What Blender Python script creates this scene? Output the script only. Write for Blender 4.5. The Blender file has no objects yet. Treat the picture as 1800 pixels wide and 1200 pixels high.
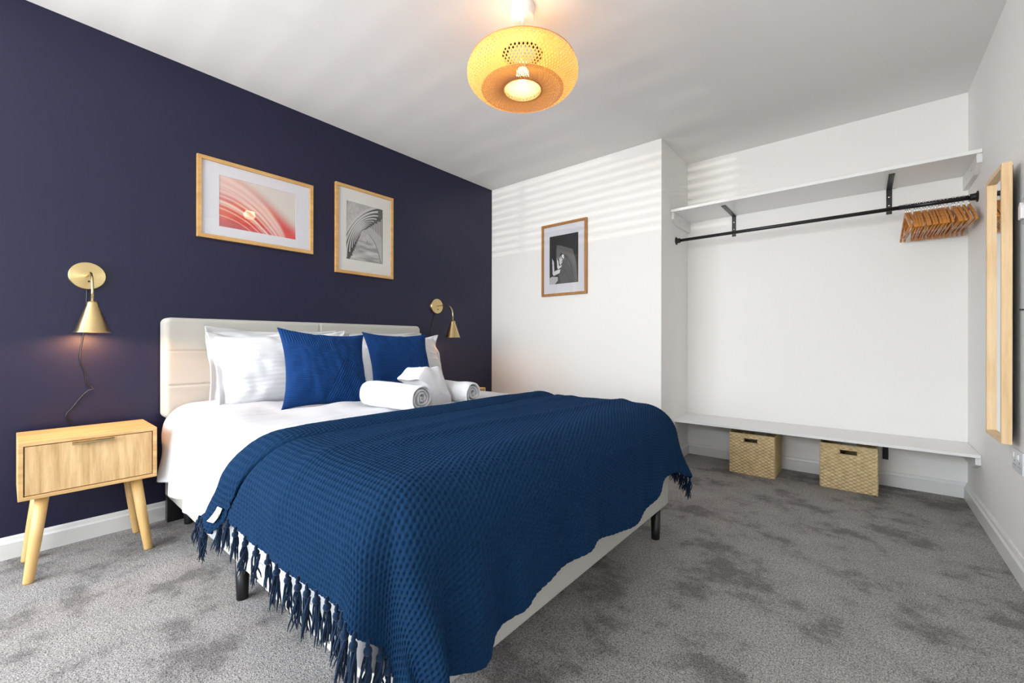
import bpy, bmesh, math, random
import numpy as np
from mathutils import Vector, Matrix
PI = math.pi
random.seed(4)
rng = np.random.default_rng(7)
sc = bpy.context.scene
COL = sc.collection

# ------------------------------------------------------------------ camera
cam_d = bpy.data.cameras.new('camera')
cam = bpy.data.objects.new('camera', cam_d); COL.objects.link(cam)
cam_d.sensor_width = 36.0; cam_d.lens = 742.04 / 1800 * 36.0
cam_d.clip_start = 0.02
cam.location = (2.793, 0.0, 0.923)
cam.rotation_euler = (PI/2, -0.0013, 0.69374)
sc.camera = cam
# ------------------------------------------------------------------ view
sc.view_settings.view_transform = 'Standard'
sc.view_settings.look = 'None'
sc.view_settings.exposure = 0.0
sc.view_settings.gamma = 1.0
sc.view_settings.use_curve_mapping = False
sc.cycles.use_denoising = True
sc.cycles.max_bounces = 10
sc.cycles.diffuse_bounces = 7
sc.cycles.transparent_max_bounces = 24
sc.cycles.sample_clamp_indirect = 6.0
# ------------------------------------------------------------------ world
w = bpy.data.worlds.new('sky'); sc.world = w; w.use_nodes = True
wn = w.node_tree.nodes; wl = w.node_tree.links
bg = wn['Background']; sky = wn.new('ShaderNodeTexSky'); sky.sky_type = 'NISHITA'
sky.sun_elevation = math.radians(40); sky.sun_rotation = math.radians(60); sky.sun_disc = False
wl.new(sky.outputs[0], bg.inputs[0]); bg.inputs[1].default_value = 0.25
# ------------------------------------------------------------------ large lights
def add_light(name, kind, loc, power, color, rot=(0, 0, 0), **kw):
    d = bpy.data.lights.new(name, kind); d.energy = power; d.color = color
    for k, v in kw.items(): setattr(d, k, v)
    o = bpy.data.objects.new(name, d); COL.objects.link(o)
    o.location = loc; o.rotation_euler = rot
    return o
# daylight entering through the window (the window is in the wall behind the camera)
add_light('window_daylight', 'AREA', (1.30, -2.08, 1.42), 92.0, (0.64, 0.84, 1.0), (PI/2-0.42, 0, 0),
          shape='RECTANGLE', size=2.2, size_y=1.35)
# daylight bounced up off the sunny ground outside, entering by the same window
add_light('window_ground_light', 'AREA', (1.30, -2.10, 1.42), 86.0, (1.0, 0.85, 0.68), (PI/2+0.40, 0, 0),
          shape='RECTANGLE', size=2.2, size_y=1.35)
# sunlight thrown up from the ground outside, coming in between the blind slats
add_light('ground_bounce', 'SPOT', (3.0, -12.0, -0.9), 2000.0, (1.0, 0.93, 0.84), (math.radians(103), 0, math.radians(8.5)),
          spot_size=math.radians(22), spot_blend=0.5, shadow_soft_size=0.025)
add_light('added_side_fill', 'AREA', (0.06, -1.22, 1.42), 66.0, (0.88, 0.93, 1.0), (PI/2-0.12, 0, -PI/2+0.30),  # added fill lamp for the right wall and alcove, no known source
          shape='RECTANGLE', size=1.1, size_y=1.25)
# the bulb inside the woven pendant
add_light('pendant_bulb_light', 'POINT', (1.637, 1.46, 2.10), 6.3, (1.0, 0.60, 0.33), shadow_soft_size=0.045)

# ================================================================== helpers
def S(r, g, b):
    f = lambda c: (c/255/12.92) if c/255 <= 0.04045 else ((c/255+0.055)/1.055)**2.4
    return (f(r), f(g), f(b), 1.0)
def mat(name, col=(0.8, 0.8, 0.8, 1), rough=0.6, metal=0.0, spec=0.5):
    m = bpy.data.materials.new(name); m.use_nodes = True
    b = m.node_tree.nodes['Principled BSDF']
    b.inputs['Base Color'].default_value = col
    b.inputs['Roughness'].default_value = rough
    b.inputs['Metallic'].default_value = metal
    b.inputs['Specular IOR Level'].default_value = spec
    return m
def N(m, t): return m.node_tree.nodes.new(t)
def L(m, a, b): m.node_tree.links.new(a, b)
def BS(m): return m.node_tree.nodes['Principled BSDF']
def coords(m, scale=(1, 1, 1), kind='Object'):
    tc = N(m, 'ShaderNodeTexCoord'); mp = N(m, 'ShaderNodeMapping')
    mp.inputs['Scale'].default_value = scale
    L(m, tc.outputs[kind], mp.inputs['Vector']); return mp.outputs['Vector']
def noise(m, vec, scale, detail=3, rough=0.5):
    n = N(m, 'ShaderNodeTexNoise'); n.inputs['Scale'].default_value = scale
    n.inputs['Detail'].default_value = detail; n.inputs['Roughness'].default_value = rough
    L(m, vec, n.inputs['Vector']); return n
def ramp(m, fac, stops):
    r = N(m, 'ShaderNodeValToRGB'); L(m, fac, r.inputs[0])
    e = r.color_ramp.elements
    while len(e) < len(stops): e.new(0.5)
    for k, (p, c) in enumerate(stops): e[k].position = p; e[k].color = c
    return r
def bump(m, height, strength, dist=0.01, prev=None):
    b = N(m, 'ShaderNodeBump'); b.inputs['Strength'].default_value = strength
    b.inputs['Distance'].default_value = dist
    L(m, height, b.inputs['Height'])
    if prev is not None: L(m, prev, b.inputs['Normal'])
    L(m, b.outputs[0], BS(m).inputs['Normal']); return b.outputs[0]
def paint(name, col, rough, bs=0.05, spec=0.4):
    m = mat(name, col, rough, spec=spec)
    v = coords(m, kind='Object'); n = noise(m, v, 180, 3); bump(m, n.outputs[0], bs, 0.002)
    return m
def wood(name, c0, c1, grain='x', rough=0.45, fine=1.0):
    s = {'x': (1.2, 14, 14), 'y': (14, 1.2, 14), 'z': (14, 14, 1.2)}[grain]
    m = mat(name, c0, rough)
    v = coords(m, tuple(k*fine for k in s))
    n = noise(m, v, 3.0, 6, 0.6); n2 = noise(m, v, 14.0, 4, 0.7)
    mx = N(m, 'ShaderNodeMath'); mx.operation = 'MULTIPLY_ADD'; mx.inputs[1].default_value = 0.35
    L(m, n2.outputs[0], mx.inputs[0]); L(m, n.outputs[0], mx.inputs[2])
    r = ramp(m, mx.outputs[0], [(0.48, c1), (0.86, c0)])
    L(m, r.outputs[0], BS(m).inputs['Base Color'])
    bump(m, n2.outputs[0], 0.12, 0.001)
    return m
def link(o, parent=None):
    COL.objects.link(o)
    if parent is not None: o.parent = parent
    return o
def mesh_obj(name, me, m, parent=None, smooth=False):
    o = bpy.data.objects.new(name, me)
    if m is not None: me.materials.append(m)
    if smooth: me.polygons.foreach_set('use_smooth', [True]*len(me.polygons))
    return link(o, parent)
def from_bm(name, bm, m, parent=None, smooth=False, bevel=0, seg=2):
    me = bpy.data.meshes.new(name); bmesh.ops.recalc_face_normals(bm, faces=bm.faces)
    bm.to_mesh(me); bm.free()
    o = mesh_obj(name, me, m, parent, smooth)
    if bevel:
        b = o.modifiers.new('bevel', 'BEVEL'); b.width = bevel; b.segments = seg; b.limit_method = 'ANGLE'
        b.harden_normals = False
    return o
def bx(bm, x0, x1, y0, y1, z0, z1, M=None):
    vs = [bm.verts.new((x, y, z)) for x in (x0, x1) for y in (y0, y1) for z in (z0, z1)]
    if M is not None:
        for v in vs: v.co = M @ v.co
    for f in ((0, 1, 3, 2), (4, 6, 7, 5), (0, 4, 5, 1), (2, 3, 7, 6), (0, 2, 6, 4), (1, 5, 7, 3)):
        bm.faces.new([vs[i] for i in f])
def box(name, b, m, parent=None, bevel=0.0):
    bm = bmesh.new(); bx(bm, *b); return from_bm(name, bm, m, parent, bevel=bevel)
def frame_of(d):
    d = Vector(d).normalized(); a = Vector((0, 0, 1)) if abs(d.z) < 0.9 else Vector((1, 0, 0))
    u = d.cross(a).normalized(); return u, d.cross(u).normalized()
def tube(bm, pts, rad, seg=10, cap=True):
    """tube along points; rad a number or a list"""
    pts = [Vector(p) for p in pts]; n = len(pts)
    rs = rad if isinstance(rad, (list, tuple)) else [rad]*n
    rings = []; pu = None
    for i, p in enumerate(pts):
        d = (pts[min(i+1, n-1)] - pts[max(i-1, 0)]).normalized()
        if pu is None: u, v = frame_of(d)
        else:
            u = (pu - d*pu.dot(d)).normalized(); v = d.cross(u).normalized()
        pu = u
        rings.append([bm.verts.new(p + (u*math.cos(2*PI*k/seg) + v*math.sin(2*PI*k/seg))*rs[i]) for k in range(seg)])
    for a, b in zip(rings, rings[1:]):
        for k in range(seg): bm.faces.new((a[k], a[(k+1) % seg], b[(k+1) % seg], b[k]))
    if cap:
        bm.faces.new(rings[0][::-1]); bm.faces.new(rings[-1])
def lathe(bm, prof, seg=40, M=None, close=False):
    """prof: list of (r, z)"""
    rings = []
    for r, z in prof:
        rings.append([bm.verts.new((r*math.cos(2*PI*k/seg), r*math.sin(2*PI*k/seg), z)) for k in range(seg)])
    if M is not None:
        for rg in rings:
            for v in rg: v.co = M @ v.co
    prs = list(zip(rings, rings[1:]))
    if close: prs.append((rings[-1], rings[0]))
    for a, b in prs:
        for k in range(seg): bm.faces.new((a[k], a[(k+1) % seg], b[(k+1) % seg], b[k]))
    if not close:
        bm.faces.new(rings[0][::-1]); bm.faces.new(rings[-1])
def prism(bm, poly, a0, a1, axis):
    """extrude a 2D polygon along an axis"""
    def P(u, v, a): return {'x': (a, u, v), 'y': (u, a, v), 'z': (u, v, a)}[axis]
    A = [bm.verts.new(P(u, v, a0)) for u, v in poly]; B = [bm.verts.new(P(u, v, a1)) for u, v in poly]
    n = len(poly)
    bm.faces.new(A); bm.faces.new(B[::-1])
    for k in range(n): bm.faces.new((A[k], B[k], B[(k+1) % n], A[(k+1) % n]))
def grid(name, P, m, parent=None, smooth=True, uv=None, mask=None, col=None, wrap=False):
    """P: (nu, nv, 3) array -> one mesh object"""
    nu, nv, _ = P.shape
    idx = np.arange(nu*nv).reshape(nu, nv)
    if wrap: idx = np.concatenate([idx, idx[:1]], 0)
    q = np.stack([idx[:-1, :-1], idx[1:, :-1], idx[1:, 1:], idx[:-1, 1:]], -1).reshape(-1, 4)
    if mask is not None: q = q[mask.reshape(-1)]
    me = bpy.data.meshes.new(name)
    me.vertices.add(nu*nv); me.vertices.foreach_set('co', P.reshape(-1).astype(np.float32))
    me.loops.add(q.size); me.loops.foreach_set('vertex_index', q.reshape(-1).astype(np.int32))
    me.polygons.add(len(q)); me.polygons.foreach_set('loop_start', np.arange(0, q.size, 4, dtype=np.int32))
    if uv is not None:
        l = me.uv_layers.new(name='uv'); l.data.foreach_set('uv', uv.reshape(-1, 2)[q.reshape(-1)].reshape(-1).astype(np.float32))
    if col is not None:
        ca = me.color_attributes.new('paint', 'FLOAT_COLOR', 'POINT')
        ca.data.foreach_set('color', col.reshape(-1).astype(np.float32))
    me.update(calc_edges=True); me.validate()
    return mesh_obj(name, me, m, parent, smooth)
def thing(name, label, cat, loc=(0, 0, 0), group=None, rz=0):
    o = bpy.data.objects.new(name, None); COL.objects.link(o); o.empty_display_size = 0.05
    o.location = loc; o.rotation_euler = (0, 0, rz)
    o['label'] = label; o['category'] = cat
    if group: o['group'] = group
    return o
def tag(o, label, cat, group=None):
    o['label'] = label; o['category'] = cat
    if group: o['group'] = group
    return o
def struct(o): o['kind'] = 'structure'; return o
def settle(root):
    """children were modelled in room coordinates: re-express them about the thing's base"""
    inv = Matrix.Translation(-Vector(root.location))
    bpy.context.view_layer.update()
    for c in root.children:
        c.location = Vector(c.location) - Vector(root.location)
def copy_tree(o, parent=None):
    c = o.copy(); COL.objects.link(c)
    if parent is not None: c.parent = parent
    for ch in o.children: copy_tree(ch, c)
    return c
# smooth value noise in numpy
def vnoise(x, y, seed=0):
    xi = np.floor(x).astype(int); yi = np.floor(y).astype(int); fx = x-xi; fy = y-yi
    fx = fx*fx*(3-2*fx); fy = fy*fy*(3-2*fy)
    def h(a, b):
        n = (a*374761393 + b*668265263 + seed*974634777) & 0x7fffffff
        n = ((n ^ (n >> 13))*1274126177) & 0x7fffffff
        return ((n ^ (n >> 16)) & 0xffff)/65535.0
    return (h(xi, yi)*(1-fx)+h(xi+1, yi)*fx)*(1-fy)+(h(xi, yi+1)*(1-fx)+h(xi+1, yi+1)*fx)*fy - 0.5
def sstep(a, b, x):
    t = np.clip((x-a)/(b-a), 0, 1); return t*t*(3-2*t)

# ================================================================== materials
M_navy = paint('navy_matt_paint', (0.0066, 0.0070, 0.0340, 1), 0.42, 0.04, 0.45)
# faint roller patches in the sheen of the navy paint
_v = coords(M_navy); _n = noise(M_navy, _v, 1.6, 5, 0.6); _r = ramp(M_navy, _n.outputs[0], [(0.35, (0.36,)*3+(1,)), (0.7, (0.52,)*3+(1,))])
L(M_navy, _r.outputs[0], BS(M_navy).inputs['Roughness'])
M_white = paint('white_emulsion', (0.81, 0.80, 0.78, 1), 0.7, 0.04, 0.25)
M_ceil = paint('ceiling_emulsion', (0.78, 0.77, 0.76, 1), 0.85, 0.03, 0.15)
M_gloss = paint('white_satinwood', (0.70, 0.70, 0.69, 1), 0.35, 0.01, 0.5)
M_shelf = mat('white_laminate', (0.78, 0.78, 0.77, 1), 0.35)
M_black = mat('black_metal', (0.008, 0.008, 0.009, 1), 0.35)
M_blackleg = mat('black_painted_leg', (0.006, 0.006, 0.007, 1), 0.3)
M_steel = mat('hook_steel', (0.75, 0.75, 0.76, 1), 0.25, 1.0)
M_plastic = mat('white_plastic', (0.75, 0.75, 0.75, 1), 0.3)
M_socket = mat('outlet_plastic', (0.62, 0.64, 0.68, 1), 0.25)
M_slot = mat('dark_slot', (0.02, 0.02, 0.02, 1), 0.5)
# brushed brass
M_brass = mat('brushed_brass', S(214, 190, 138), 0.28, 1.0)
BS(M_brass).inputs['Anisotropic'].default_value = 0.75; BS(M_brass).inputs['Anisotropic Rotation'].default_value = 0.25
_tg = N(M_brass, 'ShaderNodeTangent'); _tg.direction_type = 'RADIAL'; _tg.axis = 'Z'
L(M_brass, _tg.outputs[0], BS(M_brass).inputs['Tangent'])
M_brass2 = mat('brass_arm', S(214, 190, 138), 0.25, 1.0)
M_platebrass = mat('brushed_brass_disc', S(216, 194, 142), 0.32, 1.0)
BS(M_platebrass).inputs['Anisotropic'].default_value = 0.85; BS(M_platebrass).inputs['Anisotropic Rotation'].default_value = 0.25
_tg = N(M_platebrass, 'ShaderNodeTangent'); _tg.direction_type = 'RADIAL'; _tg.axis = 'X'
L(M_platebrass, _tg.outputs[0], BS(M_platebrass).inputs['Tangent'])
M_cable = mat('black_cable', (0.006, 0.006, 0.007, 1), 0.4)
# carpet
M_carpet = mat('grey_twist_carpet', (0.2, 0.2, 0.2, 1), 0.95, spec=0.1)
_v = coords(M_carpet)
_big = noise(M_carpet, _v, 3.6, 5, 0.66); _mid = noise(M_carpet, _v, 16, 3, 0.6); _fn = noise(M_carpet, _v, 260, 2, 0.7)
_f2 = noise(M_carpet, _v, 110, 2, 0.6)
def mth(m, op, a, b, c=None):
    n = N(m, 'ShaderNodeMath'); n.operation = op
    for i, s in enumerate((a, b, c)):
        if s is None: continue
        if isinstance(s, (int, float)): n.inputs[i].default_value = s
        else: L(m, s, n.inputs[i])
    return n.outputs[0]
_a = mth(M_carpet, 'MULTIPLY_ADD', _mid.outputs[0], 0.22, _big.outputs[0])
_lo = ramp(M_carpet, _a, [(0.50, (0.150, 0.143, 0.139, 1)), (0.60, (0.270, 0.258, 0.250, 1)), (0.75, (0.315, 0.303, 0.295, 1))])
_b = mth(M_carpet, 'ADD', mth(M_carpet, 'MULTIPLY', _fn.outputs[0], 1.5), mth(M_carpet, 'MULTIPLY', _f2.outputs[0], 0.5))
_sp = ramp(M_carpet, _b, [(0.72, (0.34, 0.33, 0.32, 1)), (1.0, (1.0, 1.0, 1.0, 1)), (1.0, (1.0, 1.0, 1.0, 1))])
_sp.color_ramp.elements[0].position = 0.74; _sp.color_ramp.elements[1].position = 0.97
_mp = N(M_carpet, 'ShaderNodeMapRange'); L(M_carpet, _b, _mp.inputs[0])
_mp.inputs[1].default_value = 0.72; _mp.inputs[2].default_value = 1.28; _mp.inputs[3].default_value = 0.15; _mp.inputs[4].default_value = 1.95
_mx = N(M_carpet, 'ShaderNodeVectorMath'); _mx.operation = 'SCALE'
L(M_carpet, _lo.outputs[0], _mx.inputs[0]); L(M_carpet, _mp.outputs[0], _mx.inputs['Scale'])
L(M_carpet, _mx.outputs[0], BS(M_carpet).inputs['Base Color'])
bump(M_carpet, _b, 0.7, 0.006)
BS(M_carpet).inputs['Sheen Weight'].default_value = 0.12
# fabrics
def fabric(name, col, scale=900, bs=0.25, rough=0.9, sheen=0.2, dist=0.001):
    m = mat(name, col, rough, spec=0.2)
    v = coords(m); n = noise(m, v, scale, 2, 0.6); bump(m, n.outputs[0], bs, dist)
    BS(m).inputs['Sheen Weight'].default_value = sheen
    return m
M_linen = fabric('cream_weave', S(180, 178, 171), 500, 0.35, sheen=0.1)
_v = coords(M_linen); _w = N(M_linen, 'ShaderNodeTexWave'); _w.inputs['Scale'].default_value = 90; _w.bands_direction = 'Z'
L(M_linen, _v, _w.inputs['Vector']); bump(M_linen, _w.outputs[0], 0.15, 0.001, M_linen.node_tree.nodes['Bump'].outputs[0])
M_cotton = fabric('white_cotton', (0.57, 0.575, 0.605, 1), 700, 0.06, 0.8, 0.1)
M_satin = fabric('white_striped_pillowcase', (0.61, 0.615, 0.635, 1), 700, 0.05, 0.6, 0.1)
M_towel = fabric('white_terry', (0.66, 0.66, 0.68, 1), 330, 0.9, 0.95, 0.4, 0.004)
M_throw = fabric('navy_cotton_knit', (0.0040, 0.0235, 0.0650, 1), 900, 0.6, 0.95, 0.07, 0.0012)
BS(M_throw).inputs['Sheen Tint'].default_value = S(60, 120, 200); BS(M_throw).inputs['Specular IOR Level'].default_value = 0.12
M_tassel = fabric('navy_yarn', (0.0018, 0.015, 0.044, 1), 600, 0.5, 0.95, 0.12, 0.001)
M_velvet = fabric('royal_blue_corduroy', (0.0018, 0.030, 0.125, 1), 60, 0.1, 0.85, 0.25, 0.004)
BS(M_velvet).inputs['Sheen Tint'].default_value = S(60, 130, 220)
BS(M_velvet).inputs['Sheen Roughness'].default_value = 0.35
M_tag = mat('cream_tape', (0.72, 0.70, 0.64, 1), 0.8)
M_ink = mat('grey_ink', (0.12, 0.11, 0.11, 1), 0.8)
# woods
OAK = (S(222, 184, 128), S(190, 146, 90))
M_oak_y = wood('oak_veneer_y', *OAK, 'y'); M_oak_z = wood('oak_veneer_z', S(224, 190, 140), S(184, 146, 96), 'z')
M_leg = wood('beech_leg', S(222, 184, 124), S(205, 162, 100), 'z')
M_frame = wood('oak_frame', S(206, 164, 104), S(184, 140, 82), 'y', 0.4)
M_frame3 = wood('walnut_tint_frame', S(172, 122, 66), S(150, 102, 52), 'z', 0.4)
M_mframe = wood('pale_pine_frame', S(232, 202, 160), S(214, 178, 132), 'z', 0.5)
M_hanger = wood('lacquered_hanger', S(214, 142, 50), S(172, 100, 30), 'y', 0.25)
M_seagrass = mat('woven_seagrass', S(186, 160, 112), 0.85)
_v = coords(M_seagrass, (34, 34, 26)); _n = noise(M_seagrass, _v, 1.0, 4, 0.6)
_r = ramp(M_seagrass, _n.outputs[0], [(0.3, S(186, 164, 124)), (0.65, S(212, 190, 148))]); L(M_seagrass, _r.outputs[0], BS(M_seagrass).inputs['Base Color'])
_n2 = noise(M_seagrass, _v, 3.0, 3, 0.6); bump(M_seagrass, _n2.outputs[0], 0.5, 0.002)
M_basket_in = mat('basket_lining', S(96, 76, 48), 0.9)
# mirror, glass
M_mirror = mat('mirror_silver', (0.9, 0.92, 0.92, 1), 0.02, 1.0)
M_glass = bpy.data.materials.new('picture_glass'); M_glass.use_nodes = True
_nt = M_glass.node_tree; _nt.nodes.clear()
_o = _nt.nodes.new('ShaderNodeOutputMaterial'); _t = _nt.nodes.new('ShaderNodeBsdfTransparent'); _g = _nt.nodes.new('ShaderNodeBsdfGlossy')
_g.inputs['Roughness'].default_value = 0.01; _lw = _nt.nodes.new('ShaderNodeLayerWeight'); _lw.inputs[0].default_value = 0.5
_pw = _nt.nodes.new('ShaderNodeMath'); _pw.operation = 'POWER'; _pw.inputs[1].default_value = 5.0; _nt.links.new(_lw.outputs['Facing'], _pw.inputs[0])
_fz = _nt.nodes.new('ShaderNodeMath'); _fz.operation = 'MULTIPLY_ADD'; _fz.inputs[1].default_value = 0.92; _fz.inputs[2].default_value = 0.085
_nt.links.new(_pw.outputs[0], _fz.inputs[0])
_ms = _nt.nodes.new('ShaderNodeMixShader'); _nt.links.new(_fz.outputs[0], _ms.inputs[0]); _nt.links.new(_t.outputs[0], _ms.inputs[1])
_nt.links.new(_g.outputs[0], _ms.inputs[2]); _nt.links.new(_ms.outputs[0], _o.inputs[0])
M_mat = mat('white_card_mount', (0.64, 0.64, 0.69, 1), 0.8)
M_mat2 = mat('ivory_card_mount', (0.67, 0.66, 0.63, 1), 0.8)
M_print = mat('printed_paper', (1, 1, 1, 1), 0.6)
_at = N(M_print, 'ShaderNodeAttribute'); _at.attribute_name = 'paint'; L(M_print, _at.outputs['Color'], BS(M_print).inputs['Base Color'])
# bamboo: thin strips that let lamp light through
def bamboo(name, col, tr, tcol):
    m = mat(name, col, 0.5); nt = m.node_tree; out = nt.nodes['Material Output']
    t = nt.nodes.new('ShaderNodeBsdfTranslucent'); t.inputs[0].default_value = tcol
    mx = nt.nodes.new('ShaderNodeMixShader'); mx.inputs[0].default_value = tr
    nt.links.new(BS(m).outputs[0], mx.inputs[1]); nt.links.new(t.outputs[0], mx.inputs[2]); nt.links.new(mx.outputs[0], out.inputs[0])
    return m
M_bamboo = bamboo('bamboo_strip', S(238, 206, 128), 0.38, S(250, 214, 118))
M_bamboo_p = bamboo('bamboo_strip_pale', S(252, 240, 205), 0.5, S(255, 244, 205))
M_bamboo_d = bamboo('bamboo_strip_dense', S(205, 150, 84), 0.12, S(255, 180, 80))
def emit(name, col, st):
    m = bpy.data.materials.new(name); m.use_nodes = True; b = BS(m)
    b.inputs['Base Color'].default_value = (0.8, 0.8, 0.8, 1); b.inputs['Emission Color'].default_value = col
    b.inputs['Emission Strength'].default_value = st; return m
M_bulb = emit('lit_bulb', (1.0, 0.66, 0.34, 1), 22.0)

# ================================================================== the room
H = 2.40; W = 3.27; D1 = 3.048; D2 = 3.645; XC = 1.667; YF = -2.2
T = 0.12
struct(box('floor', (-T, W+T, YF-T, D2+T, -0.1, 0), M_carpet))
struct(box('ceiling', (-T, W+T, YF-T, D2+T, H, H+0.1), M_ceil))
bm = bmesh.new()   # navy wall, opened for an unseen side window added to brighten the right side
bx(bm, -T, 0, -0.62, D1+0.01, 0, H); bx(bm, -T, 0, YF-T, -1.82, 0, H); bx(bm, -T, 0, -1.82, -0.62, 0, 0.75); bx(bm, -T, 0, -1.82, -0.62, 2.1, H)
struct(from_bm('wall_left', bm, M_navy))
bm = bmesh.new()
for a in ((-.09, -.04, -1.82, -1.77, .75, 2.1), (-.09, -.04, -.67, -.62, .75, 2.1), (-.09, -.04, -1.77, -.67, .75, .80), (-.09, -.04, -1.77, -.67, 2.05, 2.1)): bx(bm, *a)
added_win = struct(from_bm('added_side_window', bm, M_gloss))  # frame of the added window, out of view, put in for its light
box('pane', (-.068, -.064, -1.77, -.67, .80, 2.05), M_glass, added_win)
struct(box('wall_right', (W, W+T, YF-T, D2+T, 0, H), M_white))
struct(box('wall_back', (-T, XC, D1, D2+T, 0, H), M_white, bevel=0.003))
struct(box('wall_alcove', (XC, W, D2, D2+T, 0, H), M_white))
WX0, WX1, WZ0, WZ1 = 0.15, 2.45, 0.75, 2.1
bm = bmesh.new()
bx(bm, 0, WX0, YF-T, YF, 0, H); bx(bm, WX1, W, YF-T, YF, 0, H)
bx(bm, WX0, WX1, YF-T, YF, 0, WZ0); bx(bm, WX0, WX1, YF-T, YF, WZ1, H)
struct(from_bm('wall_front', bm, M_white))
# window behind the camera
bm = bmesh.new(); y0, y1 = YF-0.09, YF-0.04
for a in ((WX0, WX1, y0, y1, WZ0, WZ0+.05), (WX0, WX1, y0, y1, WZ1-.05, WZ1), (WX0, WX0+.05, y0, y1, WZ0+.05, WZ1-.05),
          (WX1-.05, WX1, y0, y1, WZ0+.05, WZ1-.05), (1.28, 1.32, y0, y1, WZ0+.05, WZ1-.05)): bx(bm, *a)
win = struct(from_bm('window_1', bm, M_gloss))
bm = bmesh.new(); bx(bm, WX0+.05, 1.28, YF-.068, YF-.064, WZ0+.05, WZ1-.05); bx(bm, 1.32, WX1-.05, YF-.068, YF-.064, WZ0+.05, WZ1-.05)
from_bm('pane', bm, M_glass, win)
bl = thing('venetian_blind', 'white venetian blind with thin level slats across the window behind the viewer', 'blind', (1.30, YF+0.03, WZ0))
box('head_rail', (WX0-.03, WX1+.03, YF+.005, YF+.055, WZ1-.01, WZ1+.035), M_gloss, bl)
z = WZ0 + 0.02
while z < WZ1-0.02:
    bm = bmesh.new(); Mx = Matrix.Translation((1.30, YF+.03, z)) @ Matrix.Rotation(math.radians(-20), 4, 'X')
    bx(bm, -(WX1-WX0)/2-.02, (WX1-WX0)/2+.02, -.0245, .0245, -.0009, .0009, Mx); from_bm('slat', bm, M_gloss, bl); z += 0.044
settle(bl)
# skirting boards: board with a shaped top edge
def skirt_poly(t=0.018, h=0.092): return [(0, 0), (t, 0), (t, h*0.72), (t*0.62, h*0.80), (t*0.5, h*0.93), (t*0.3, h), (0, h)]
def skirting(name, p0, p1, n):
    """runs p0->p1 on the floor, n points into the room"""
    bm = bmesh.new(); p0 = Vector((*p0, 0)); p1 = Vector((*p1, 0)); n = Vector((*n, 0))
    A = [bm.verts.new(p0+n*u+Vector((0, 0, v))) for u, v in skirt_poly()]; B = [bm.verts.new(p1+n*u+Vector((0, 0, v))) for u, v in skirt_poly()]
    k = len(A); bm.faces.new(A); bm.faces.new(B[::-1])
    for i in range(k): bm.faces.new((A[i], B[i], B[(i+1) % k], A[(i+1) % k]))
    return struct(from_bm(name, bm, M_gloss))
skirting('baseboard_left', (0, YF), (0, D1), (1, 0))
skirting('baseboard_back', (0, D1), (XC, D1), (0, -1))
skirting('baseboard_chimney', (XC, D1), (XC, D2), (1, 0))
skirting('baseboard_alcove', (XC, D2), (W, D2), (0, -1))
skirting('baseboard_right', (W, D2), (W, YF), (-1, 0))

# ================================================================== alcove shelves
def shelf(name, label, yf, zt, zb, bl_h):
    t = thing(name, label, 'shelf', (2.47, 3.5, zb))
    box('board', (XC+.002, W-.002, yf, D2, zb, zt), M_shelf, t, bevel=0.0015)
    for xw, s in ((XC, 1), (W, -1)):
        bm = bmesh.new()
        prism(bm, [(yf+.012, zb), (D2, zb), (D2, zb-bl_h), (yf+.10, zb-bl_h), (yf+.012, zb-bl_h*0.55)], xw, xw+s*0.022, 'x')
        b = from_bm('batten', bm, M_gloss, t, bevel=0.002)
        for yy in (yf+.14, yf+.30):
            bm = bmesh.new(); lathe(bm, [(0.004, 0), (0.0045, 0.001), (0.003, 0.0016)], 12, Matrix.Translation((xw+s*.022, yy, zb-bl_h*.55)) @ Matrix.Rotation(s*PI/2, 4, 'Y'))
            from_bm('screw', bm, M_steel, b)
    return t
sh = shelf('alcove_shelf', 'long white shelf high in the alcove, above the black clothes rail', 3.236, 1.926, 1.906, 0.085)
for xb in (2.017, 2.921):
    bm = bmesh.new()
    bx(bm, xb-.014, xb+.014, D2-.005, D2, 1.745, 1.906); bx(bm, xb-.014, xb+.014, 3.315, D2-.005, 1.900, 1.906)
    br = from_bm('bracket', bm, M_black, sh, bevel=0.001)
    for zz in (1.80, 1.855):
        bm = bmesh.new(); lathe(bm, [(0.0045, 0), (0.004, 0.0012), (0.002, 0.0018)], 10, Matrix.Translation((xb, D2-.005, zz)) @ Matrix.Rotation(PI/2, 4, 'X'))
        from_bm('screw', bm, M_steel, br)
settle(sh)
be = shelf('alcove_bench', 'low white shelf board across the bottom of the alcove, over the two baskets', 3.262, 0.331, 0.314, 0.072)
for xb in (2.016, 2.905):
    bm = bmesh.new()
    bx(bm, xb-.014, xb+.014, D2-.005, D2, 0.165, 0.314); bx(bm, xb-.014, xb+.014, 3.36, D2-.005, 0.308, 0.314)
    from_bm('bracket', bm, M_black, be, bevel=0.001)
settle(be)
# clothes rail
ra = thing('clothes_rail', 'black metal clothes rail spanning the alcove below the high shelf', 'rail', (2.47, 3.365, 1.711))
bm = bmesh.new(); tube(bm, [(XC+.012, 3.365, 1.711), (2.96, 3.365, 1.711)], 0.0115, 20); from_bm('thin_tube', bm, M_black, ra, True)
bm = bmesh.new(); tube(bm, [(2.952, 3.365, 1.711), (W-.012, 3.365, 1.711)], 0.0135, 20); from_bm('thick_tube', bm, M_black, ra, True)
for x, s in ((XC, 1), (W, -1)):
    bm = bmesh.new(); lathe(bm, [(0.030, 0), (0.030, 0.004), (0.024, 0.006), (0.019, 0.010), (0.018, 0.03), (0.014, 0.032)], 28,
                            Matrix.Translation((x, 3.365, 1.711)) @ Matrix.Rotation(s*PI/2, 4, 'Y'))
    from_bm('flange', bm, M_black, ra, True)
settle(ra)
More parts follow.
